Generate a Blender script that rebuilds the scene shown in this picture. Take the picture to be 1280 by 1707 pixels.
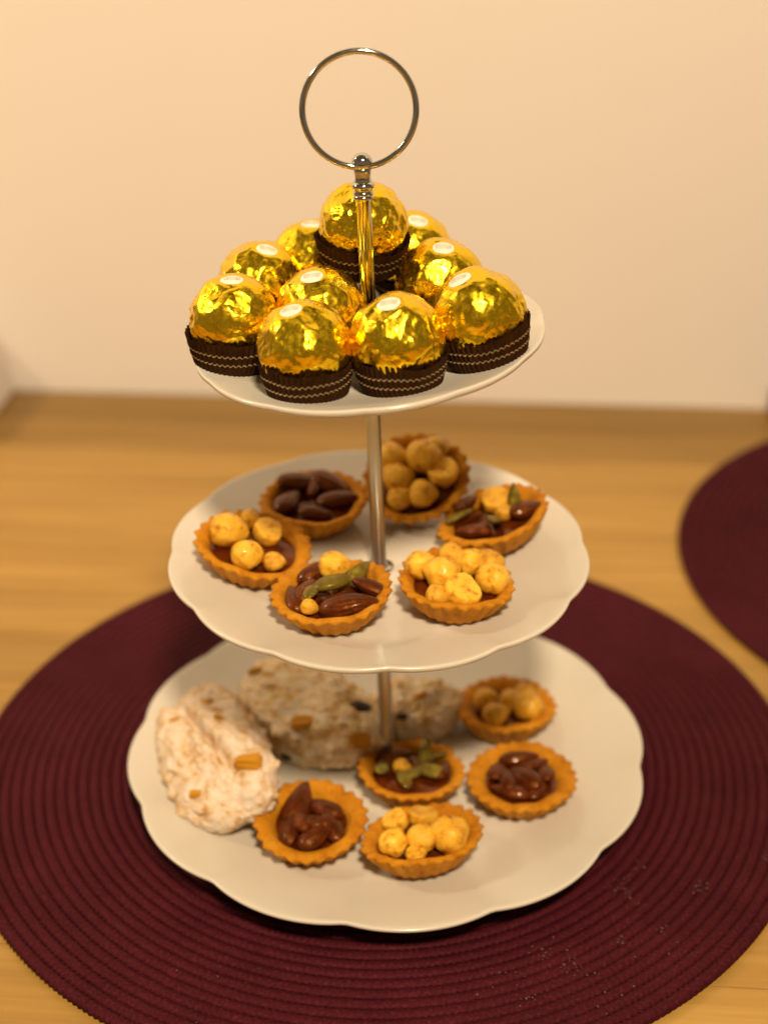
import bpy, bmesh, math, random
import numpy as np
from mathutils import Vector, Matrix

for o in list(bpy.data.objects):
    bpy.data.objects.remove(o)
sc = bpy.context.scene
COL = sc.collection
random.seed(7)

# ------------------------------------------------------------------ camera
CAM = Vector((.0601, -.5498, .4479))
PITCH, YAW, ROLL, FPX = -.5009, -.1054, -.019, 2495.5
PW, PH = 1280., 1707.
_fw = Vector((math.cos(PITCH)*math.sin(YAW), math.cos(PITCH)*math.cos(YAW), math.sin(PITCH)))
_r = Vector((math.cos(YAW), -math.sin(YAW), 0))
_u = _r.cross(_fw)
_R = _r*math.cos(ROLL) + _u*math.sin(ROLL)
_U = _u*math.cos(ROLL) - _r*math.sin(ROLL)
cd = bpy.data.cameras.new('camera')
cam = bpy.data.objects.new('camera', cd)
COL.objects.link(cam)
m3 = Matrix((_R, _U, -_fw)).transposed()
cam.matrix_world = Matrix.Translation(CAM) @ m3.to_4x4()
cd.sensor_fit = 'VERTICAL'
cd.sensor_height = 24.0
cd.sensor_width = 18.0
cd.lens = FPX/PH*24.0
cd.clip_start = .02
cd.clip_end = 50
cd.dof.use_dof = True
cd.dof.focus_distance = .568
cd.dof.aperture_fstop = 3.0
sc.camera = cam

# ------------------------------------------------------------------ room light
w = bpy.data.worlds.new('World')
sc.world = w
w.use_nodes = True
nt = w.node_tree
bg = nt.nodes['Background']
tc = nt.nodes.new('ShaderNodeTexCoord')
sx = nt.nodes.new('ShaderNodeSeparateXYZ')
mr = nt.nodes.new('ShaderNodeMapRange')
mr.inputs['From Min'].default_value = -1.0
mr.inputs['From Max'].default_value = 1.0
cr = nt.nodes.new('ShaderNodeValToRGB')
ce = cr.color_ramp.elements
ce[0].position = .30; ce[0].color = (.05, .028, .012, 1)      # dark floor of the room
ce[1].position = 1.0; ce[1].color = (.34, .245, .145, 1)       # ceiling
e_ = ce.new(.50); e_.color = (.74, .52, .30, 1)                # lit walls
e_ = ce.new(.64); e_.color = (.60, .425, .25, 1)
nt.links.new(tc.outputs['Generated'], sx.inputs[0])
nt.links.new(sx.outputs['Z'], mr.inputs['Value'])
nt.links.new(mr.outputs[0], cr.inputs[0])
nt.links.new(cr.outputs[0], bg.inputs['Color'])
bg.inputs['Strength'].default_value = .27

def lamp(name, loc, target, size, power, col):
    l = bpy.data.lights.new(name, 'AREA')
    l.shape = 'DISK'
    l.size = size
    l.energy = power
    l.color = col
    o = bpy.data.objects.new(name, l)
    COL.objects.link(o)
    o.location = loc
    o.rotation_euler = (Vector(target)-Vector(loc)).to_track_quat('-Z', 'Y').to_euler()
    return o
lamp('ceiling_lamp', (.26, -.92, 1.36), (0, .1, .15), .20, 27, (1, .768, .505))
wl_ = lamp('wall_fill', (-1.15, .02, 1.05), (-.45, .43, .42), .22, 3.6, (1, .768, .505))  # unseen lamp, added to brighten the left part of the wall
wl_.data.spread = math.radians(110)

sc.view_settings.view_transform = 'Standard'
sc.view_settings.look = 'None'
sc.view_settings.exposure = .13
sc.view_settings.gamma = 1
sc.render.engine = 'CYCLES'

# ------------------------------------------------------------------ helpers
def ray(px, py):
    return _fw + _R*((px-PW/2)/FPX) - _U*((py-PH/2)/FPX)
def on_plane(px, py, n, c):
    v = ray(px, py)
    return CAM + v*((c - CAM.dot(n))/v.dot(n))

def link(name, me, mat=None, parent=None, smooth=True):
    o = bpy.data.objects.new(name, me)
    COL.objects.link(o)
    if mat and not me.materials:
        me.materials.append(mat)
    if smooth and len(me.polygons):
        me.polygons.foreach_set('use_smooth', [True]*len(me.polygons))
    if parent:
        o.parent = parent
    return o
def mesh(name, v, f):
    me = bpy.data.meshes.new(name)
    me.from_pydata([tuple(map(float, p)) for p in v], [], f)
    me.update()
    return me
def empty(name, mw=None):
    o = bpy.data.objects.new(name, None)
    o.empty_display_size = .01
    COL.objects.link(o)
    if mw is not None:
        o.matrix_world = mw
    return o
def tag(o, label, cat=None, group=None, kind=None):
    o['label'] = label
    if cat: o['category'] = cat
    if group: o['group'] = group
    if kind: o['kind'] = kind
    return o
def frame(origin, n, x=Vector((1, 0, 0))):
    n = n.normalized()
    x = (x - n*x.dot(n)).normalized()
    y = n.cross(x)
    m = Matrix((x, y, n)).transposed().to_4x4()
    m.translation = origin
    return m
def grid_faces(nu, nv, wrap_u=True, off=0):
    fs = []
    for j in range(nv-1):
        for i in range(nu if wrap_u else nu-1):
            k = (i+1) % nu
            fs.append((off+j*nu+i, off+j*nu+k, off+(j+1)*nu+k, off+(j+1)*nu+i))
    return fs
def lathe(name, prof, n=48, rfun=None):
    """prof: list of (r, z); rfun(theta, idx, r, z) -> (r, z)"""
    v = []
    for j, (r, z) in enumerate(prof):
        for i in range(n):
            t = 2*math.pi*i/n
            rr, zz = rfun(t, j, r, z) if rfun else (r, z)
            v.append((rr*math.cos(t), rr*math.sin(t), zz))
    return mesh(name, v, grid_faces(n, len(prof)))
_ico = {}
def ico(sub):
    if sub not in _ico:
        bm = bmesh.new()
        bmesh.ops.create_icosphere(bm, subdivisions=sub, radius=1)
        v = np.array([x.co[:] for x in bm.verts])
        f = [tuple(a.index for a in p.verts) for p in bm.faces]
        bm.free()
        v /= np.linalg.norm(v, axis=1)[:, None]
        _ico[sub] = (v, f)
    return _ico[sub]
def rdirs(rng, k):
    a = rng.normal(size=(k, 3))
    return a/np.linalg.norm(a, axis=1)[:, None]
def waves(rng, P, freq, k=7):
    """smooth pseudo noise in [-1,1] by summed sines with random directions"""
    s = np.zeros(len(P))
    for d in rdirs(rng, k):
        s += np.sin((P@d)*freq*rng.uniform(.7, 1.4) + rng.uniform(0, 6.28))
    return s/k**.5/1.2

# ------------------------------------------------------------------ materials
def mat(name, col=(.8, .8, .8), rough=.5, metal=0., coat=0., spec=.5, sss=0., sssr=.003):
    m = bpy.data.materials.new(name)
    m.use_nodes = True
    b = m.node_tree.nodes['Principled BSDF']
    b.inputs['Base Color'].default_value = (*col, 1)
    b.inputs['Roughness'].default_value = rough
    b.inputs['Metallic'].default_value = metal
    b.inputs['Coat Weight'].default_value = coat
    b.inputs['Coat Roughness'].default_value = .04
    b.inputs['Specular IOR Level'].default_value = spec
    if sss:
        b.inputs['Subsurface Weight'].default_value = sss
        b.inputs['Subsurface Radius'].default_value = (1, .5, .25)
        b.inputs['Subsurface Scale'].default_value = sssr
    return m
class N:
    def __init__(s, m):
        s.t = m.node_tree; s.b = s.t.nodes['Principled BSDF']
    def new(s, typ, **k):
        n = s.t.nodes.new(typ)
        for a, v in k.items():
            if hasattr(n, a): setattr(n, a, v)
            else: n.inputs[a.replace('_', ' ')].default_value = v
        return n
    def l(s, a, b): s.t.links.new(a, b)
    def coords(s, scale=(1, 1, 1), kind='Object'):
        c = s.new('ShaderNodeTexCoord'); mp = s.new('ShaderNodeMapping')
        mp.inputs['Scale'].default_value = scale
        s.l(c.outputs[kind], mp.inputs[0]); return mp.outputs[0]
    def noise(s, vec, scale, detail=4, rough=.55):
        n = s.new('ShaderNodeTexNoise'); n.inputs['Scale'].default_value = scale
        n.inputs['Detail'].default_value = detail; n.inputs['Roughness'].default_value = rough
        if vec is not None: s.l(vec, n.inputs['Vector'])
        return n.outputs['Fac']
    def ramp(s, fac, stops):
        r = s.new('ShaderNodeValToRGB'); e = r.color_ramp.elements
        while len(e) < len(stops): e.new(.5)
        for q, (p, c) in zip(e, stops):
            q.position = p; q.color = (*c, 1)
        s.l(fac, r.inputs[0]); return r.outputs[0]
    def bump(s, fac, strength, dist):
        b = s.new('ShaderNodeBump'); b.inputs['Strength'].default_value = strength
        b.inputs['Distance'].default_value = dist
        s.l(fac, b.inputs['Height']); s.l(b.outputs[0], s.b.inputs['Normal']); return b
    def mul(s, c1, c2, fac=1.0, mode='MULTIPLY'):
        x = s.new('ShaderNodeMix', data_type='RGBA', blend_type=mode)
        x.inputs['Factor'].default_value = fac
        for v, i in ((c1, 6), (c2, 7)):
            if isinstance(v, tuple): x.inputs[i].default_value = (*v, 1)
            else: s.l(v, x.inputs[i])
        return x.outputs[2]
    def base(s, c): s.l(c, s.b.inputs['Base Color'])
    def rnd(s):
        return s.new('ShaderNodeObjectInfo').outputs['Random']

M_wall = mat('wall_paint', (.80, .745, .67), .85)
n = N(M_wall); v = n.coords()
n.base(n.ramp(n.noise(v, 3, 3), [(.3, (.805, .752, .70)), (.7, (.83, .777, .725))]))
n.bump(n.noise(v, 420, 5), .12, .001)

M_wood = mat('table_wood', (.5, .3, .1), .38, spec=.4)
n = N(M_wood)
v1 = n.coords((1.1, 9, 1)); v2 = n.coords((6, 150, 1)); v3 = n.coords((2.2, 30, 1))
c = n.ramp(n.noise(v1, 1.6, 2), [(.3, (.40, .232, .052)), (.5, (.45, .268, .064)), (.7, (.49, .298, .076))])
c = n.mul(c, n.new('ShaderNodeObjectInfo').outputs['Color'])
c = n.mul(c, n.ramp(n.noise(v2, 1, 5, .6), [(.32, (.72, .66, .58)), (.6, (1.05, 1.05, 1.05))]), .55)
c = n.mul(c, n.ramp(n.noise(v3, 1, 6, .7), [(.35, (.80, .76, .70)), (.6, (1.04, 1.04, 1.04))]), .6)
n.base(c)
n.l(n.ramp(n.noise(v2, 1, 4), [(.3, (.5, .5, .5)), (.7, (.33, .33, .33))]), n.b.inputs['Roughness'])
n.bump(n.noise(v2, 1, 4), .08, .001)

M_mat = mat('mat_cord', (.075, .012, .014), .62, spec=.22)
n = N(M_mat); v = n.coords()
c = n.ramp(n.noise(v, 30, 5, .7), [(.3, (.045, .0054, .0100)), (.7, (.067, .0086, .0150))])
n.base(n.mul(c, n.ramp(n.noise(v, 700, 3, .6), [(.35, (.72, .72, .72)), (.55, (1, 1, 1)), (.72, (1.7, 1.9, 1.9))])))
n.bump(n.noise(v, 1500, 3), .35, .0006)

M_porc = mat('porcelain', (.635, .605, .53), .2, coat=.2, spec=.5, sss=.12, sssr=.002)
M_chrome = mat('chrome', (.60, .585, .55), .09, metal=1)
n = N(M_chrome); v = n.coords()
n.l(n.ramp(n.noise(v, 300, 4), [(.3, (.06, .06, .06)), (.75, (.16, .16, .16))]), n.b.inputs['Roughness'])

M_steel = mat('pole_steel', (.56, .60, .63), .3, metal=1)
M_foil = mat('gold_foil', (1.0, .69, .024), .3, metal=1)
n = N(M_foil); v = n.coords()
vo = n.new('ShaderNodeTexVoronoi', feature='DISTANCE_TO_EDGE'); vo.inputs['Scale'].default_value = 150
wv = n.new('ShaderNodeMix', data_type='RGBA', blend_type='ADD')
nz = n.new('ShaderNodeTexNoise'); nz.inputs['Scale'].default_value = 160
n.l(v, nz.inputs['Vector'])
wv.inputs['Factor'].default_value = .006
n.l(v, wv.inputs[6]); n.l(nz.outputs['Color'], wv.inputs[7]); n.l(wv.outputs[2], vo.inputs['Vector'])
n.bump(vo.outputs['Distance'], .13, .004)
n.l(n.ramp(n.noise(v, 380, 3), [(.3, (.16, .16, .16)), (.7, (.36, .36, .36))]), n.b.inputs['Roughness'])

M_cup = mat('cup_paper', (.030, .0115, .005), .7, spec=.15)
n = N(M_cup); n.base(n.ramp(n.noise(n.coords(), 260, 4), [(.3, (.021, .0080, .0026)), (.7, (.040, .016, .0055))]))
M_stripe = mat('stripe_gold', (.36, .26, .13), .42, metal=.5)
M_sticker = mat('sticker_paper', (.86, .80, .68), .4, coat=.2)
n = N(M_sticker); n.base(n.ramp(n.noise(n.coords(), 500, 3), [(.3, (.80, .73, .60)), (.7, (.88, .83, .73))]))
M_print = mat('sticker_print', (.58, .47, .32), .5)

M_pastry = mat('shortcrust', (.56, .27, .04), .62, spec=.3, sss=.15, sssr=.002)
n = N(M_pastry); v = n.coords()
c = n.ramp(n.noise(v, 110, 5, .65), [(.28, (.36, .125, .007)), (.5, (.52, .215, .012)), (.72, (.62, .285, .022))])
c = n.mul(c, n.ramp(n.noise(v, 900, 3), [(.3, (.82, .78, .7)), (.6, (1.05, 1.05, 1.05))]), .6)
n.base(c); n.bump(n.noise(v, 900, 5, .7), .5, .0008)

def nutmat(name, stops, rough, coat, scale=140, bs=.25, sss=0):
    m = mat(name, stops[0][1], rough, coat=coat, sss=sss)
    n = N(m); v = n.coords()
    ad = n.new('ShaderNodeVectorMath', operation='ADD')
    n.l(v, ad.inputs[0]); n.l(n.rnd(), ad.inputs[1])
    c = n.ramp(n.noise(ad.outputs[0], scale, 4, .6), stops)
    c = n.mul(c, n.ramp(n.rnd(), [(0, (.78, .72, .68)), (1, (1.1, 1.1, 1.12))]), 1.)
    n.base(c); n.bump(n.noise(ad.outputs[0], scale*4, 4), bs, .0006)
    return m
M_hazel = nutmat('hazelnut_glazed', [(.27, (.26, .085, .010)), (.37, (.62, .28, .018)), (.47, (.82, .46, .036)), (.75, (.90, .58, .075))], .36, .15, 1.7, .6, .15)
M_almond = nutmat('almond_skin', [(.3, (.042, .0078, .0018)), (.6, (.105, .0205, .0040)), (.8, (.24, .052, .0085))], .3, .25, 2.2, .6)
M_seed = nutmat('pumpkin_seed_skin', [(.3, (.085, .055, .008)), (.55, (.17, .135, .018)), (.8, (.36, .30, .045))], .3, .08, 1.6, .2)
M_caramel = mat('caramel', (.085, .018, .006), .16, coat=.3, spec=.3)
n = N(M_caramel); v = n.coords()
n.base(n.ramp(n.noise(v, 120, 3), [(.3, (.030, .0042, .0008)), (.7, (.125, .024, .0028))])); n.bump(n.noise(v, 260, 3), .4, .001)

M_sugar = mat('sugared_dough', (.8, .66, .5), .9, spec=.15, sss=.2, sssr=.003)
M_dough = mat('golden_dough', (.6, .4, .16), .85, spec=.15, sss=.15, sssr=.003)
for m_, st_ in ((M_sugar, [(.33, (.44, .24, .07)), (.43, (.64, .45, .25)), (.52, (.74, .60, .45)), (.63, (.78, .68, .58))]),
                (M_dough, [(.28, (.40, .21, .04)), (.38, (.64, .42, .16)), (.48, (.79, .61, .36)), (.60, (.88, .78, .62))])):
    n = N(m_); v = n.coords()
    n.base(n.ramp(n.noise(v, 150, 6, .68), st_)); n.bump(n.noise(v, 650, 5, .7), .5, .0008)
M_peel = mat('candied_peel', (.50, .235, .012), .6, spec=.25)
M_raisin = mat('raisin_skin', (.03, .012, .008), .45)
M_white = mat('white_plastic', (.66, .60, .54), .5)
M_block = mat('dark_wood', (.22, .10, .035), .5)
n = N(M_block); n.base(n.ramp(n.noise(n.coords((4, 4, 60)), 3, 4), [(.3, (.16, .07, .022)), (.7, (.27, .13, .045))]))

# honey glaze and baked crust reflect amber
for m_, tint, sp_ in ((M_almond, (1, .42, .10), .5), (M_caramel, (1, .45, .10), .5), (M_seed, (1, .75, .25), .45), (M_hazel, (1, .8, .35), .5), (M_pastry, (1, .6, .2), .2), (M_mat, (1, .35, .4), .2), (M_cup, (1, .6, .3), .12)):
    b_ = m_.node_tree.nodes['Principled BSDF']
    b_.inputs['Specular Tint'].default_value = (*tint, 1)
    b_.inputs['Specular IOR Level'].default_value = sp_
# ------------------------------------------------------------------ setting
def box(name, x0, x1, y0, y1, z0, z1, m, bev=0., parent=None):
    bm = bmesh.new()
    bmesh.ops.create_cube(bm, size=1)
    for q in bm.verts:
        q.co = Vector(((x0+x1)/2+q.co.x*(x1-x0), (y0+y1)/2+q.co.y*(y1-y0), (z0+z1)/2+q.co.z*(z1-z0)))
    if bev:
        bmesh.ops.bevel(bm, geom=bm.edges[:], offset=bev, segments=3, affect='EDGES')
    me = bpy.data.meshes.new(name); bm.to_mesh(me); bm.free()
    return link(name, me, m, parent, smooth=False)
tbl = box('table_top', -1.1, 1.1, -.75, .4325, -.035, -.006, M_wood, .002)
TONES = [.60, .72, .94, 1.02, .98, 1.04, .96, .84, .92, 1.0, .95, 1.03, .97, 1.04, .94, 1.0, .97, 1.02, .95, 1.0, .97, 1.0, .98, 1.02, .95, 1.0]  # tone of each stave from back to front, hand-set, darkest next to the wall
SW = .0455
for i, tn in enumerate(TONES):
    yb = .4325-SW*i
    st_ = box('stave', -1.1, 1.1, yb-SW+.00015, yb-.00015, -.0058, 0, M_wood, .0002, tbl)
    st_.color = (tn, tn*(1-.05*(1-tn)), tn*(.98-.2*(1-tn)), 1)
tag(tbl, 'honey brown wooden table top with streaky grain running along the wall', kind='structure')
wl = box('wall', -1.6, 1.6, .4335, .53, -.7, 1.5, M_wall)
wl.rotation_euler.z = -.0058
tag(wl, 'plain cream painted wall behind the table', kind='structure')

# placemats: concentric braided cords
MR = .197
SP = .0051
def cord(R, rr=.0028, rh=.0020):
    per = 2*math.pi*R
    nb = max(6, round(per/.0029))
    ns = nb*4
    npf = 8
    t = np.arange(ns)*2*math.pi/ns
    ph = np.arange(npf)*2*math.pi/npf
    T, P = np.meshgrid(t, ph, indexing='ij')
    d = np.abs(((P - math.pi/2 + math.pi) % (2*math.pi)) - math.pi)
    k = 1 + .15*np.cos(nb*T + 2.6*d)
    x = R + rr*k*np.cos(P)
    z = .0026 + rh*k*np.sin(P)
    V = np.stack([x*np.cos(T), x*np.sin(T), z], -1).reshape(-1, 3)
    fs = []
    for i in range(ns):
        a, b = i*npf, ((i+1) % ns)*npf
        for j in range(npf):
            q = (j+1) % npf
            fs.append((a+j, b+j, b+q, a+q))
    return mesh('cord', V, fs)
cord_meshes = [cord(.0035 + SP*i) for i in range(38)]
def placemat(x, y, label, rz=0, first=0):
    root = empty('placemat', Matrix.Translation((x, y, .0)) @ Matrix.Rotation(rz, 4, 'Z'))
    tag(root, label, 'placemat', 'round burgundy placemats')
    for me in cord_meshes[first:]:
        link('cord', me, M_mat, root)
    return root
placemat(-.0027, .0193, 'round burgundy braided placemat lying under the tiered cake stand')
placemat(.3469, .2245, 'round burgundy braided placemat lying empty on the table near the wall', 1.1)

# ------------------------------------------------------------------ cake stand
BX, LEAN = .0017, -.0187
def axis_pt(h): return Vector((BX + LEAN*h, 0, h))
AX = Vector((LEAN, 0, 1)).normalized()
stand = empty('cake_stand', frame(axis_pt(.004), AX))
tag(stand, 'three tier cake stand with white scalloped plates and chrome ring handle', 'cake stand')
SI = stand.matrix_world.inverted()
def adopt(o, mw):
    o.parent = stand
    o.matrix_basis = SI @ mw
    return o

class Plate: pass
def plate(h, R, nrm, drop, well, amp, phase, foot, lobes=12):
    P = Plate(); P.c = axis_pt(h); P.n = Vector((*nrm, 1)).normalized(); P.R = R; P.drop = drop; P.well = well*R
    P.m = frame(P.c, P.n)
    def top(r):
        r0 = P.well
        if r <= r0: return -drop
        s = min(1, (r-r0)/(R-r0))
        return -drop + drop*s**1.45*(1.35-.35*s)
    P.top = top
    prof, kind = [], []
    rs = [0.0032] + list(np.linspace(.06*R, P.well*.96, 8)) + list(np.linspace(P.well, R*.985, 18))
    for r in rs: prof.append((r, top(r)))
    th = .0032
    prof += [(R*.997, top(R)-.0003), (R, -.0011), (R*.997, -.0021), (R*.985, top(R*.985)-th*.85)]
    for r in list(np.linspace(R*.97, P.well*.98, 14)): prof.append((r, top(r)-th))
    f0 = P.well*.86
    if foot:
        prof += [(f0+.002, -drop-th-.0002), (f0+.0012, -drop-th-foot), (f0-.0012, -drop-th-foot), (f0-.002, -drop-th-.0002)]
    else:
        prof += [(f0, -drop-th)]
    prof += [(.3*R, -drop-th), (.0032, -drop-th)]
    def rf(t, j, r, z):
        s = max(0, (r/R-.72)/.28)**1.7
        a = abs(math.sin((t-phase)*lobes/2))
        a = math.sqrt(a*a+.012)
        k = 1 - amp*(1-a**.62)*s
        zz = z + (amp*.055*R*8*(1-a**.62))*s*.35
        return r*k, zz
    me = lathe('plate', prof, 288, rf)
    me.validate()
    P.o = adopt(link('plate', me, M_porc), P.m)
    return P
PB = plate(.0242, .1180, (.0135, -.0076), .0135, .60, .034, math.radians(-3), .0030)
PM = plate(.1286, .0896, (.0199, -.0238), .0105, .60, .030, math.radians(8), .0022)
PT = plate(.2259, .0695, (-.08, -.0285), .0070, .56, .014, math.radians(4), .0018)
PB.o['label'] = 'largest scalloped plate at the bottom of the stand'
PM.o['label'] = 'middle scalloped plate of the stand'
PT.o['label'] = 'smallest plate at the top of the stand'

def rod(name, h0, h1, prof, nseg=40, m=None):
    """prof: list of (r, fraction)"""
    pr = [(.00001, 0)] + [(r, (h1-h0)*f) for r, f in prof] + [(.00001, (h1-h0))]
    return adopt(link(name, lathe(name, pr, nseg), m or M_chrome), frame(axis_pt(h0), AX))
PR = .0031
def pole(h0, h1, m=None):
    L = h1-h0
    e = .0012/L
    return rod('pole', h0, h1, [(PR*1.25, 0), (PR*1.25, e*1.2), (PR, e*2), (PR, .3), (PR, .7), (PR, 1-2*e), (PR*1.25, 1-1.2*e), (PR*1.25, 1)], m=m)
pole(.0120, .1148, M_steel)
pole(.1184, .2150, M_steel)
pole(.2195, .2818)
rod('washer', .0108, .0122, [(.0062, 0), (.0066, .3), (.0066, .7), (.0058, 1)])
rod('washer', .1180, .1192, [(.0058, 0), (.0062, .3), (.0062, .7), (.0054, 1)])
rod('washer', .2189, .2202, [(.0055, 0), (.006, .3), (.006, .7), (.0052, 1)])
# finial: collar beads, tapered stem, ball
rod('collar', .2812, .2868, [(.0032, 0), (.0037, .08), (.0039, .2), (.0037, .34), (.0033, .40), (.0036, .5), (.0043, .62), (.0045, .74), (.0042, .88), (.0034, 1)], 48)
rod('finial_stem', .2864, .2922, [(.0034, 0), (.0031, .15), (.0030, .4), (.0033, .75), (.0037, 1)], 48)
bp = [(.0040*math.sin(a), .5-.5*math.cos(a)) for a in np.linspace(.25, math.pi-.1, 14)]
rod('finial_ball', .2899, .2977, bp, 48)
# ring handle
RR, TR = .0209, .00125
cz = .2926 + RR
tv, tf = [], []
NU, NV = 128, 14
for i in range(NU):
    a = 2*math.pi*i/NU
    for j in range(NV):
        b = 2*math.pi*j/NV
        q = RR + TR*math.cos(b)
        tv.append((q*math.cos(a), TR*math.sin(b), q*math.sin(a)))
for i in range(NU):
    for j in range(NV):
        tf.append((i*NV+j, ((i+1) % NU)*NV+j, ((i+1) % NU)*NV+(j+1) % NV, i*NV+(j+1) % NV))
adopt(link('ring_handle', mesh('ring_handle', tv, tf), M_chrome),
      Matrix.Translation(axis_pt(cz)+Vector((-.0002, 0, 0))) @ Matrix.Rotation(-.02, 4, 'Y') @ Matrix.Rotation(math.radians(7), 4, 'Z') @ Matrix.Rotation(math.radians(-4), 4, 'X'))

# ------------------------------------------------------------------ chocolates
FR = .0176
def foil_radius(rng, D, up):
    """crumpled foil: flat facets, fold lines and fine wrinkles on unit directions D"""
    r = np.full(len(D), 1.015)
    for nrm in rdirs(rng, 40):
        c = rng.uniform(.955, .995)
        dt = D@nrm
        r = np.where(dt > .5, np.minimum(r, c/np.maximum(dt, .5)), r)
    r = np.clip(r, .9, 1.03)
    el = D@up
    low = np.clip((.80-el)/1.0, 0, 1)            # more wrinkles towards the cup
    tri = lambda q: np.abs((q % 2.)-1.)-.5       # straight folds: flat on both sides of a sharp crease
    wq = D + .07*np.stack([waves(rng, D, 6, 5) for _ in range(3)], 1)
    for nrm in rdirs(rng, 16):
        r += rng.uniform(.008, .018)*tri((wq@nrm)*rng.uniform(1.8, 3.8)+rng.uniform(0, 2))*(.45+.55*low)
    gate = np.clip(.5+.9*waves(rng, D, 4, 5), 0, 1)
    for nrm in rdirs(rng, 12):
        r += rng.uniform(.009, .016)*tri((wq@nrm)*rng.uniform(4.5, 8)+rng.uniform(0, 2))*(.38+.9*low)*gate
    gate = np.clip(.4+.9*waves(rng, D, 6, 5), 0, 1)
    for nrm in rdirs(rng, 10):
        r += rng.uniform(.0045, .0075)*tri((wq@nrm)*rng.uniform(9, 15)+rng.uniform(0, 2))*(.28+1.0*low)*gate
    for k in range(64):
        nrm = rdirs(rng, 1)[0]; ctr = rdirs(rng, 1)[0]
        wdt = rng.uniform(.010, .028); off = rng.uniform(-.7, .7)
        dd = np.abs(wq@nrm-off)
        g = np.exp(-((1-D@ctr)/rng.uniform(.06, .22))**2)
        r += rng.choice([-1, -1, 1])*rng.uniform(.014, .042)*np.exp(-dd/wdt)*g*(.40+.8*low)
    fine = waves(rng, D, 26, 8)
    r += (.0060*(1-2*np.abs(fine)))*(.20+low**1.4)
    # folds gathered around the ball towards the cup
    e1 = np.cross(up, rdirs(rng, 1)[0]); e1 /= np.linalg.norm(e1); e2 = np.cross(up, e1)
    th = np.arctan2(D@e2, D@e1)
    for fq, am in ((9, .008), (19, .006)):
        g = np.sin(th*fq+2.2*waves(rng, D, 5, 5)+rng.uniform(0, 6))
        r += am*(.55-np.abs(g)**.6)*low**1.6
    top = np.clip((el-.955)/.02, 0, 1)
    return r*(1-top)+.985*top

NP = 50
def cup_mesh(rng, flare, hh):
    n = NP*6
    rb, rt = .0147, .0184*flare
    prof = [(.0002, 0), (.008, 0), (rb*.93, .0001), (rb, .0007)]
    for s in np.linspace(.1, 1, 9): prof.append((rb+(rt-rb)*s**.85, hh*s))
    w1, w2 = rng.uniform(0, 6.28, 2)
    def wall(t, s):
        a = .00050+.0001*s
        k = math.asin(math.sin(t*NP)*.96)/1.5
        sag = 1 + s*(.030*math.sin(2*t+w1)+.022*math.sin(3*t+w2)+.012*math.sin(7*t+w1+w2))
        return a*k, sag
    def rf(t, j, r, z):
        if j < 3: return r, z
        s = z/hh
        a, sag = wall(t, s)
        return r*sag+a*(1 if j > 3 else .6), z*(1+.07*s*math.sin(2*t+w2)+.03*s*math.sin(5*t+w1)) + (.0002*math.sin(t*NP+1)*s)
    me = lathe('paper_cup', prof, n, rf)
    strips = []
    for hz in (.40, .66):
        v = []
        for e, dz in enumerate((-.00030, .00030)):
            for i in range(n):
                t = 2*math.pi*i/n
                s = hz+dz/hh
                a, sag = wall(t, s)
                r = (rb+(rt-rb)*s**.85)*sag+a+.00022
                z = s*hh*(1+.07*s*math.sin(2*t+w2)+.03*s*math.sin(5*t+w1)) + (.0002*math.sin(t*NP+1)*s) + .00030*math.cos(t*NP)
                v.append((r*math.cos(t), r*math.sin(t), z))
        strips.append(mesh('stripe', v, grid_faces(n, 2)))
    return me, strips

def text_mesh(body, size):
    cu = bpy.data.curves.new('print', 'FONT')
    cu.body = body; cu.size = size; cu.align_x = 'CENTER'; cu.align_y = 'CENTER'; cu.space_line = .8
    cu.extrude = .00002
    o = bpy.data.objects.new('print', cu); COL.objects.link(o)
    dg = bpy.context.evaluated_depsgraph_get()
    me = bpy.data.meshes.new_from_object(o.evaluated_get(dg))
    bpy.data.objects.remove(o)
    me.name = 'print'
    return me
print_me = text_mesh('FERRERO\nROCHER', .0016)

CH = [  # pixel of foil centre, pixel of sticker, label
    ((391, 533), (387, 464), ''),
    ((508, 579), (484, 515), ''), ((663, 566), (648, 504), ''), ((798, 524), (764, 464), ''),
    ((535, 520), (520, 459), ''), ((434, 474), (446, 414), ''), ((521, 437), (519, 371), ''),
    ((733, 471), (739, 411), ''), ((684, 423), (697, 366), ''), ((605, 377), None, '')]
CL = ['gold chocolate in tipped striped cup on the plate rim opposite the empty placemat',
      'gold chocolate in striped cup at the front rim, its sticker seen edge on',
      'gold chocolate at the front rim with white sticker tilted fully into view',
      'gold chocolate in tipped striped cup on the plate rim toward the empty placemat',
      'gold chocolate wedged between the chrome pole and two rim chocolates, cup hidden',
      'gold chocolate, cup hidden, behind the tipped one opposite the empty placemat',
      'dull gold chocolate half hidden beside the raised cup, opposite the empty placemat',
      'gold chocolate with white oval on top, between raised chocolate and tipped rim chocolate',
      'gold chocolate mostly hidden behind the raised one, sticker partly covered by its cup',
      'gold chocolate raised on top of the others, right behind the chrome pole']
centres = []
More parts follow.
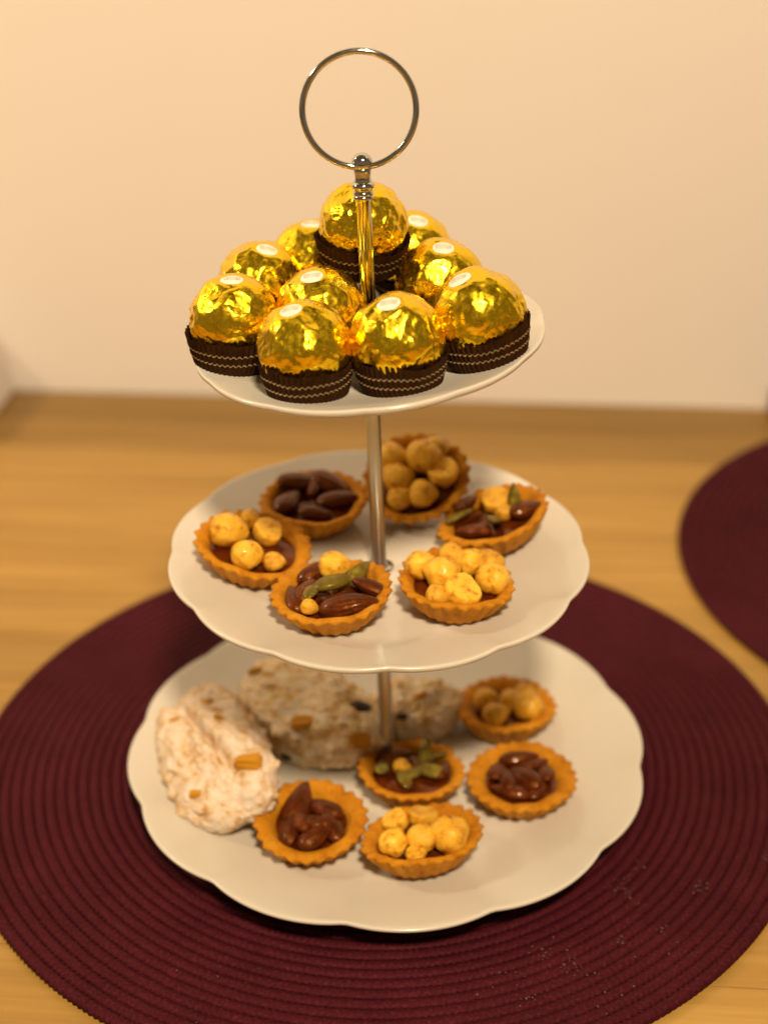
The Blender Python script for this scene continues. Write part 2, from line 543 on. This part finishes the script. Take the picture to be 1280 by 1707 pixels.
for i, (pc, ps, _) in enumerate(CH):
    rng = np.random.default_rng(100+i)
    n = PT.n.copy()
    if i == 9:
        v = ray(*pc); X = CAM + v*((.0225-CAM.y)/v.y)
        axis = Vector((.05, -.10, 1)).normalized()
    else:
        off = .011
        for it in range(8):
            X = on_plane(pc[0], pc[1], n, n.dot(PT.c)+off)
            d = X-PT.c; d -= n*d.dot(n); r = d.length
            s = max(0, min(1, (r-.038)/.016))
            off = PT.top(r) + .0002 + (FR+.0010) * math.cos(.2*s)
        off_dir = d.normalized()
        axis = (n - off_dir*(.21*s)).normalized()
    centres.append(X.copy())
    base = X - axis*(FR+.0008)
    root = empty('wrapped_chocolate', frame(base, axis, Vector((math.cos(i), math.sin(i), 0))))
    tag(root, CL[i], 'chocolate', 'gold wrapped chocolates on the top plate')
    inv = root.matrix_world.inverted()
    # sticker direction from its pixel on the sphere
    if ps:
        v = ray(*ps).normalized(); oc = CAM-X
        b = v.dot(oc); disc = max(0, b*b-(oc.length_squared-FR*FR))
        up = (oc + v*(-b-math.sqrt(disc))).normalized()
    else:
        up = Vector((-.25, .75, .75)).normalized()
    upl = (inv.to_3x3() @ up).normalized()
    D, F = ico(6)
    st = np.random.default_rng(200+i)
    rad = foil_radius(st, D, np.array(upl))
    cen = np.array((0, 0, FR+.0008))
    V = cen + D*(rad*FR)[:, None]
    V[:, 2] = np.maximum(V[:, 2], .0005)
    # tuck the foil inside the cup
    rad_xy = np.hypot(V[:, 0], V[:, 1]); lim = .0143 + .0038*np.clip(V[:, 2]/.013, 0, 1)
    k = np.minimum(1, lim/np.maximum(rad_xy, 1e-6)); V[:, 0] *= k; V[:, 1] *= k
    link('foil', mesh('foil', V, F), M_foil, root)
    me, strips = cup_mesh(rng, 1.06 if i == 9 else 1.0, .0150 if i == 9 else .0142)
    cp = link('paper_cup', me, M_cup, root)
    for s_ in strips: link('stripe', s_, M_stripe, cp)
    # oval sticker lying on the foil
    tx = (inv.to_3x3() @ _R); tx = (tx - upl*tx.dot(upl)).normalized(); ty = upl.cross(tx)
    sv, sf = [], []
    rings, seg = 5, 40
    for j in range(rings):
        q = (j+.0)/(rings-1)
        for k in range(seg):
            a = 2*math.pi*k/seg
            dvec = upl*FR + tx*(.0049*q*math.cos(a)) + ty*(.0039*q*math.sin(a))
            lift = .00022 if j < rings-1 else .00002
            p = Vector(cen) + dvec.normalized()*(FR*.9855+lift)
            sv.append(p[:])
    stk = link('sticker', mesh('sticker', sv, grid_faces(seg, rings)), M_sticker, root)
    pr = link('print', print_me, M_print, stk, smooth=False)
    pr.matrix_basis = frame(Vector(cen)+upl*(FR*.9855+.00026), upl, tx)
for a in range(10):
    for b in range(a):
        dd = (centres[a]-centres[b]).length
        if dd < .0335: print('close chocolates', b, a, round(dd, 4))

# ------------------------------------------------------------------ nuts
def nut_mesh(name, seed, kind):
    rng = np.random.default_rng(seed)
    D, F = ico(4)
    x, y, z = D[:, 0], D[:, 1], D[:, 2]
    if kind == 'hazel':
        r = np.full(len(D), 1.06)
        for nr in rdirs(rng, 16):               # slightly flattened sides
            dt = D@nr
            r = np.where(dt > .3, np.minimum(r, rng.uniform(.86, 1.0)/np.maximum(dt, .3)), r)
        r = r*.5 + .5*(1+.09*waves(rng, D, 2.4, 5)) + .022*waves(rng, D, 8, 6)
        V = D*r[:, None]
        V[:, 0] *= 1 + .24*np.clip(x, 0, 1)**6
        V[:, 0] = np.where(x < -.75, V[:, 0]*.93, V[:, 0])
        V[:, 2] *= .94
        # the seam between the two halves
        g = np.exp(-(np.abs(V[:, 1]+.12*np.sin(3*x))/.07)**2)
        V *= (1-.07*g)[:, None]
        if seed % 2 == 0:                       # a broken half with a flat face
            V[:, 2] = np.minimum(V[:, 2], .38+.03*waves(rng, D, 6, 4))
    elif kind == 'almond':
        t = (x+1)/2
        wd = .56*(1-.42*t**1.6)
        th = .40*(1-.25*t)
        V = np.stack([x*(1+.05*np.clip(x, 0, 1)), y*wd, z*th], 1)
        ang = np.arctan2(z, y)
        V[:, 1:] *= (1+.035*np.sin(ang*11+2*x+rng.uniform(0, 6)))[:, None]
        V *= (1+.03*waves(rng, D, 4, 5))[:, None]
    else:
        t = (x+1)/2
        wd = .52*(1-.55*t**2.2)
        V = np.stack([x*1.0, y*wd, z*.27*(1-.2*t)], 1)
        V[:, 2] += .035*np.exp(-(np.abs(y)-.75)**2/.02)
        V[:, 2] += .06*np.cos(x*1.5)
        V *= (1+.025*waves(rng, D, 4, 5))[:, None]
    return mesh(name, V, F)
NUT = {'h': ('hazelnut', M_hazel, [nut_mesh('hazelnut', s, 'hazel') for s in (1, 2, 3, 4, 5, 7, 9)]),
       'a': ('almond', M_almond, [nut_mesh('almond', s, 'almond') for s in (11, 12, 13)]),
       's': ('pumpkin_seed', M_seed, [nut_mesh('pumpkin_seed', s, 'seed') for s in (21, 22)])}

# ------------------------------------------------------------------ tartlets
TH = .0120
def shell_mesh(rng, ov, rw=1.):
    NF = 24
    n = NF*8
    Ro, Rb = .0240, .0152
    prof = [(.0002, 0), (Rb*.6, 0), (Rb*.95, .0001)]
    for s in np.linspace(.06, 1, 9): prof.append((Rb+(Ro-Rb)*s**.9, TH*s))
    no = len(prof)
    prof += [(Ro-.0006, TH+.0005), (Ro-.0022, TH+.0008), (Ro-.0040*rw, TH+.0001), (Ro-.0054*rw, TH-.0014), (Ro-.0066*rw, TH-.0036), (Ro-.0078*rw, TH-.0062), (.001, TH-.0070)]
    w = rng.uniform(0, 6.28, 6)
    bite = [(rng.uniform(0, 6.28), rng.uniform(.05, .12), rng.uniform(.02, .07)) for _ in range(9)]
    tw = [math.asin(math.sin(NF*(2*math.pi*i/n))*.97)/1.45 for i in range(n)]
    def rf(t, j, r, z):
        i = int(round(t/(2*math.pi)*n)) % n
        chip = sum(d_*math.exp(-(math.remainder(t-c_, 2*math.pi)/w_)**2) for c_, w_, d_ in bite)
        wob = 1 - .35*chip*(z/TH) + .018*math.sin(2*t+w[0]) + .012*math.sin(3*t+w[1]) + .006*math.sin(7*t+w[2])
        zz = z
        if j >= 3:
            zz = z*(1 + .05*math.sin(2*t+w[3]) + .035*math.sin(3*t+w[4]) + .02*math.sin(9*t+w[5]) - chip*.8)
        if 2 <= j < no:
            s = z/TH
            r = r + .00125*tw[i]*(.35+.95*s-.55*s*s)
        elif no <= j < no+2:
            r = r + .00125*tw[i]*(.55 if j == no else .15)
            zz += .0002*tw[i]
        return r*wob, zz
    me = lathe('shell', prof, n, rf)
    for q in me.vertices:
        q.co.x *= ov
        q.co.y /= ov**.5
    return me
def filling_mesh(rng):
    n, k = 48, 10
    v = []
    w = rng.uniform(0, 6.28, 4)
    for j in range(k):
        q = (j+.02)/(k-1)
        r = .0182*q
        for i in range(n):
            t = 2*math.pi*i/n
            z = TH-.0036 + .0012*(1-q*q) + .0007*math.sin(3*t+w[0]+q*4)*q + .0005*math.sin(5*t+w[1]-6*q)*q*(1-q)*3
            v.append((r*math.cos(t)*(1+.02*math.sin(3*t+w[2])), r*math.sin(t), z))
    return mesh('caramel_filling', v, grid_faces(n, k))

def tart(P, px, off, tilt, ov, ang, label, nuts, seed, rw=1.):
    rng = np.random.default_rng(seed)
    X = on_plane(px[0], px[1], P.n, P.n.dot(P.c)+off)
    nrm = Vector((*tilt, 1)).normalized()
    base = X - nrm*TH
    root = empty('nut_tartlet', frame(base, nrm, Vector((math.cos(ang), math.sin(ang), 0))))
    tag(root, label, 'tartlet', 'nut tartlets on the cake stand')
    link('shell', shell_mesh(rng, ov, rw), M_pastry, root)
    link('caramel_filling', filling_mesh(rng), M_caramel, root)
    inv = root.matrix_world.inverted()
    for q in nuts:
        kind, nx, ny, size, a = q[:5]
        dz = q[5] if len(q) > 5 else 0
        pitch = q[6] if len(q) > 6 else rng.uniform(-.3, .3)
        name, m, ms = NUT[kind]
        zc = TH-.0022 + (size*.30 if kind == 'h' else .0015) + dz
        W = on_plane(nx, ny, nrm, nrm.dot(base)+zc)
        loc = inv @ W
        rr = math.hypot(loc.x, loc.y); lim = .0198-.0042*(rw-1)/.35-size*.26
        if rr > lim: loc.x *= lim/rr; loc.y *= lim/rr
        o = link(name, ms[int(rng.integers(len(ms)))], m, root)
        # in-plane angle a is measured in the picture of the tart seen from the camera side
        o.matrix_basis = (Matrix.Translation(loc) @ Matrix.Rotation(math.radians(a)-ang, 4, 'Z') @ Matrix.Rotation(pitch, 4, 'Y')
                          @ Matrix.Rotation(rng.uniform(-.5, .5), 4, 'X') @ Matrix.Scale(size/2, 4))
    return root
h, a_, s_ = 'h', 'a', 's'
# middle plate
tart(PM, (424, 906), .0036, (.20, -.12), 1.03, .4, 'hazelnut tartlet with one extra large nut leaning on the rim of the middle plate',
     [(h, 378, 884, .0158, 10), (h, 447, 887, .0128, 60), (h, 412, 926, .0132, 140), (h, 456, 936, .0092, 20), (h, 417, 864, .0085, 80)], 1)
tart(PM, (523, 831), .0022, (.03, -.06), 1.02, .9, 'tartlet piled with dark whole almonds on the middle plate beside the pole',
     [(a_, 480, 836, .0200, 70, .001), (a_, 487, 792, .0215, 20, .002), (a_, 556, 800, .0225, -25, .001), (a_, 560, 833, .0195, 15), (a_, 521, 812, .0130, 100, .001), (a_, 525, 855, .0160, 5)], 2)
tart(PM, (693, 796), .0085, (-.02, -.60), 1.0, .2, 'hazelnut tartlet propped steeply on the back of the middle plate behind the pole',
     [(h, 662, 796, .0148, 30), (h, 705, 762, .0165, 70), (h, 738, 786, .0140, 80), (h, 702, 823, .0128, 10), (h, 664, 831, .0108, 45), (h, 650, 762, .0140, 0), (h, 728, 744, .011, 10)], 3)
tart(PM, (819, 858), .0042, (-.25, -.03), 1.06, .5, 'mixed nut tartlet with green seeds tipped up on the middle plate rim',
     [(a_, 778, 838, .0150, 60, .003), (h, 826, 834, .0130, 0), (s_, 857, 828, .0125, 75, .005, -1.1), (s_, 764, 862, .0140, 25, .0015), (s_, 823, 868, .0150, 95, .002, .5),
      (h, 842, 852, .0095, 30), (a_, 884, 848, .0165, 25, .001), (a_, 790, 885, .0170, 160)], 4)
tart(PM, (553, 983), .0022, (-.06, -.04), 1.04, .1, 'mixed tartlet with almond, seeds and one pale hazelnut at the front of middle plate',
     [(a_, 578, 1010, .0240, 5), (a_, 512, 985, .0160, 75, .001), (a_, 492, 1000, .0165, 110), (s_, 558, 972, .0185, 25, .003), (s_, 598, 955, .0150, 60, .003), (a_, 626, 978, .0165, 160, .001),
      (h, 555, 943, .0125, 0, .001), (h, 514, 1012, .0070, 0), (a_, 523, 952, .0170, 40, .001), (s_, 520, 985, .0130, 80, .002)], 5)
tart(PM, (760, 965), .0022, (.07, .02), 1.04, 2.2, 'heaped hazelnut tartlet at the front rim of the middle plate',
     [(h, 697, 942, .0128, 20), (h, 738, 957, .0150, 160), (h, 772, 986, .0150, 90), (h, 782, 938, .0125, 45), (h, 822, 935, .0120, 10, .001), (h, 820, 966, .0138, 60),
      (h, 727, 993, .0098, 0), (h, 750, 920, .0115, 80), (h, 800, 920, .0108, 30)], 6)
# bottom plate
tart(PB, (841, 1174), -.0008, (0, .05), 1.03, 1.3, 'tartlet with few hazelnuts on the bottom plate, farthest from the sugared pastries',
     [(h, 822, 1194, .0118, 20), (h, 880, 1178, .0145, 70), (h, 852, 1170, .0125, 110), (h, 808, 1166, .0115, 45), (h, 872, 1155, .0100, 10)], 7, 1.35)
tart(PB, (870, 1294), -.0008, (.02, -.03), 1.02, .7, 'almond tartlet on the bottom plate beside the seed topped one',
     [(a_, 874, 1298, .0210, 130, .001), (a_, 832, 1285, .0180, 70), (a_, 908, 1288, .0175, 95), (a_, 850, 1322, .0175, 165), (a_, 862, 1262, .0180, 10, .002), (a_, 895, 1318, .0130, 60), (a_, 845, 1300, .0150, 100, .002), (a_, 888, 1275, .0160, 35, .001)], 8, 1.35)
tart(PB, (685, 1280), -.0008, (.01, .09), 1.05, 1.9, 'tartlet topped with green pumpkin seeds at the foot of the pole',
     [(s_, 710, 1253, .0150, 90, .004, -.9), (s_, 690, 1290, .0150, 30), (s_, 716, 1285, .0150, 160, .001), (s_, 638, 1280, .0140, 80, .001), (a_, 655, 1262, .0180, 20), (a_, 738, 1284, .0160, 80),
      (s_, 672, 1298, .0130, 120), (h, 668, 1278, .0080, 0), (s_, 728, 1262, .0140, 40, .001)], 9)
tart(PB, (517, 1365), -.0004, (.05, -.10), 1.02, 0., 'glossy almond tartlet touching the snowy sugared pastry on the bottom plate',
     [(a_, 497, 1340, .0235, 80, .001), (a_, 540, 1348, .0200, 150, .001), (a_, 528, 1392, .0200, 50, .001), (a_, 562, 1382, .0170, 110), (a_, 480, 1385, .0180, 95), (a_, 515, 1372, .0150, 20), (a_, 550, 1365, .0150, 70, .002), (a_, 500, 1368, .0160, 120, .002), (a_, 535, 1372, .0140, 10, .003)], 10, 1.35)
tart(PB, (702, 1390), .0010, (-.10, .13), 1.07, .35, 'tipped hazelnut tartlet at the front rim of the bottom plate, tall nuts showing',
     [(h, 660, 1368, .0118, 80), (h, 655, 1406, .0126, 70, .001), (h, 702, 1398, .0128, 80, .001), (h, 703, 1360, .0122, 0, .001), (h, 748, 1392, .0165, 30), (h, 692, 1424, .0085, 20)], 11)

# ------------------------------------------------------------------ sugared pastries
def pastry(dm, px, z0, size, ang, seed, label, bits, crease=True):
    rng = np.random.default_rng(seed)
    X = on_plane(px[0], px[1], PB.n, PB.n.dot(PB.c)-PB.drop+z0)
    base = X - PB.n*z0
    root = empty('sugared_pastry', frame(base, PB.n, Vector((math.cos(ang), math.sin(ang), 0))))
    tag(root, label, 'pastry', 'sugar dusted pastries on the bottom plate')
    D, F = ico(6)
    L, W, H = size
    x, y, z = D[:, 0], D[:, 1], D[:, 2]
    lobes = [((0, .12, .05), (.50, .36, .46)), ((-.04, -.27, -.10), (.42, .22, .37)), ((.22, -.08, -.1), (.26, .30, .34))] if crease else \
            [((-.12, .05, 0), (.38, .44, .47)), ((.20, -.05, -.04), (.32, .40, .42)), ((.02, -.30, -.12), (.34, .20, .34))]
    dims = np.array((L, W, H))
    tt = np.linspace(.15, .85, 90)
    fld = np.zeros((len(D), len(tt)))
    for c_, r_ in lobes:
        for k_, t_ in enumerate(tt):
            q = (D*t_-np.array(c_))/np.array(r_)
            fld[:, k_] += np.exp(-3.2*((q*q).sum(1)-1))
    ins = fld > 1.0
    last = len(tt)-1-np.argmax(ins[:, ::-1], axis=1)
    f0 = fld[np.arange(len(D)), last]; f1 = fld[np.arange(len(D)), np.minimum(last+1, len(tt)-1)]
    fr_ = np.clip((f0-1)/np.maximum(f0-f1, 1e-6), 0, 1)
    rad = tt[last] + fr_*(tt[1]-tt[0])
    V = D*rad[:, None]*dims
    bl = .0016*waves(rng, D, 4.0, 6) + .0010*waves(rng, D, 9, 8)
    ctr = rdirs(rng, 600)                       # clumps of sugar
    for c_, a_2, w_ in zip(ctr, rng.uniform(-.0005, .0021, 600), rng.uniform(.022, .075, 600)):
        bl += a_2*np.exp(-(2-2*(D@c_))/w_**2)
    bl += .00028*waves(rng, D, 70, 9)
    if crease: bl -= .0100*np.exp(-((y+.22-.16*x-.08*np.sin(2.5*x))/.10)**2)*np.clip(z*2+.6, 0, 1)*np.clip(1.5-1.5*np.abs(x+.10), 0, 1)
    V += D*bl[:, None]
    V[:, 2] += H/2*.92
    V[:, 2] = np.maximum(V[:, 2], .0002*np.abs(waves(rng, D, 30, 5)))
    dough = link('dough', mesh('dough', V, F), dm, root)
    inv = root.matrix_world.inverted()
    import mathutils
    bvh = mathutils.bvhtree.BVHTree.FromPolygons([Vector(q) for q in V], F)
    co = inv @ CAM
    for (kind, bx, by, sz) in bits:
        dr = (inv.to_3x3() @ ray(bx, by)).normalized()
        hit = bvh.ray_cast(co, dr)
        if hit[0] is None: continue
        bm = bmesh.new()
        if kind == 'p':
            bmesh.ops.create_cube(bm, size=1)
            for q in bm.verts: q.co = Vector((q.co.x*sz, q.co.y*sz*.62, q.co.z*sz*.5)) + Vector(rng.normal(size=3)*sz*.06)
            bmesh.ops.bevel(bm, geom=bm.edges[:], offset=sz*.12, segments=2, affect='EDGES')
            nm, mm = 'candied_peel', M_peel
        else:
            bmesh.ops.create_icosphere(bm, subdivisions=3, radius=sz/2)
            for q in bm.verts: q.co = Vector((q.co.x*1.25, q.co.y*.8, q.co.z*.7))*(1+.12*math.sin(q.co.x*3000+q.co.y*2200))
            nm, mm = 'raisin', M_raisin
        me = bpy.data.meshes.new(nm); bm.to_mesh(me); bm.free()
        o = link(nm, me, mm, root, smooth=(kind != 'p'))
        tx = (inv.to_3x3() @ _R)
        o.matrix_basis = frame(hit[0] - hit[1]*sz*.08, hit[1], tx)
    return root
pastry(M_sugar, (360, 1266), .013, (.093, .049, .035), math.radians(-63), 31, 'snowy sugar coated pastry with folded lip and candied peel on the bottom plate rim',
       [('p', 414, 1270, .0115), ('p', 345, 1170, .006), ('p', 292, 1200, .005), ('p', 328, 1322, .0055), ('p', 366, 1196, .005)])
pastry(M_dough, (520, 1190), .015, (.078, .048, .038), math.radians(-20), 32, 'shaded sugared pastry with raisin, between pole and snowy pastry on the bottom plate',
       [('r', 600, 1178, .0085), ('p', 505, 1205, .010), ('p', 425, 1120, .007), ('p', 600, 1235, .010), ('r', 478, 1262, .005)], False)
pastry(M_dough, (692, 1176), .012, (.042, .034, .026), math.radians(30), 33, 'small golden sugared pastry behind the pole beside the few hazelnuts tartlet',
       [('p', 700, 1160, .006), ('r', 668, 1195, .005)], False)

# ------------------------------------------------------------------ small things at the wall
# white casing with a sloping end, reaching into the picture beside the wall
bm = bmesh.new()
prof = [(-.314, .0005), (-.322, .034), (-.331, .050), (-.345, .056), (-.52, .056), (-.52, .0005)]
lo = [bm.verts.new((x, .335, z)) for x, z in prof]
hi = [bm.verts.new((x, .4335, z)) for x, z in prof]
k = len(prof)
bm.faces.new(lo); bm.faces.new(hi[::-1])
for i in range(k): bm.faces.new((lo[i], hi[i], hi[(i+1) % k], lo[(i+1) % k]))
bmesh.ops.recalc_face_normals(bm, faces=bm.faces[:])
bmesh.ops.bevel(bm, geom=bm.edges[:], offset=.0025, segments=3, affect='EDGES')
me = bpy.data.meshes.new('white_casing'); bm.to_mesh(me); bm.free()
tag(link('white_casing', me, M_white, smooth=False), 'low white casing with sloping end standing on the table against the wall', 'casing')
blk = box('wooden_block', .2295, .30, .405, .4318, .0004, .021, M_block, .003)
tag(blk, 'small dark brown wooden block on the table against the wall behind the empty placemat', 'block')

# sugar dust spilled on the mat
rng = np.random.default_rng(5)
bm = bmesh.new()
clusters = [(1035, 1478, 26, 14), (1050, 1488, 14, 10), (1165, 1478, 12, 12), (1275, 1425, 10, 8), (905, 1585, 26, 12), (960, 1610, 28, 16), (1035, 1568, 12, 10), (880, 1665, 16, 8), (1060, 1440, 12, 6), (850, 1610, 60, 10), (1100, 1560, 70, 12), (1000, 1650, 80, 10), (330, 1640, 90, 8)]
for (cx, cy, sp, nn) in clusters:
    for q in range(nn):
        X = on_plane(cx+rng.normal()*sp*.55, cy+rng.normal()*sp*.4, Vector((0, 0, 1)), .0049)
        rr = math.hypot(X.x+.0027, X.y-.0193)
        if rr > MR-.004: continue
        # rest on the cord's back
        u = ((rr-.0035)/SP); fr = (u-round(u))*SP
        z = .0026+.0024*math.sqrt(max(0, 1-(fr/.0029)**2))
        s = rng.uniform(.0002, .0006)
        mt = Matrix.Translation((X.x, X.y, z+s*.05)) @ Matrix.Rotation(rng.uniform(0, 6), 4, 'Z') @ Matrix.Diagonal((s*rng.uniform(.8, 1.6), s, s*.45, 1))
        bmesh.ops.create_icosphere(bm, subdivisions=1, radius=1, matrix=mt)
me = bpy.data.meshes.new('sugar_dust'); bm.to_mesh(me); bm.free()
tag(link('sugar_dust', me, mat('sugar_specks', (.13, .060, .066), .95)), 'faint white sugar specks scattered on the burgundy placemat', 'sugar', kind='stuff')
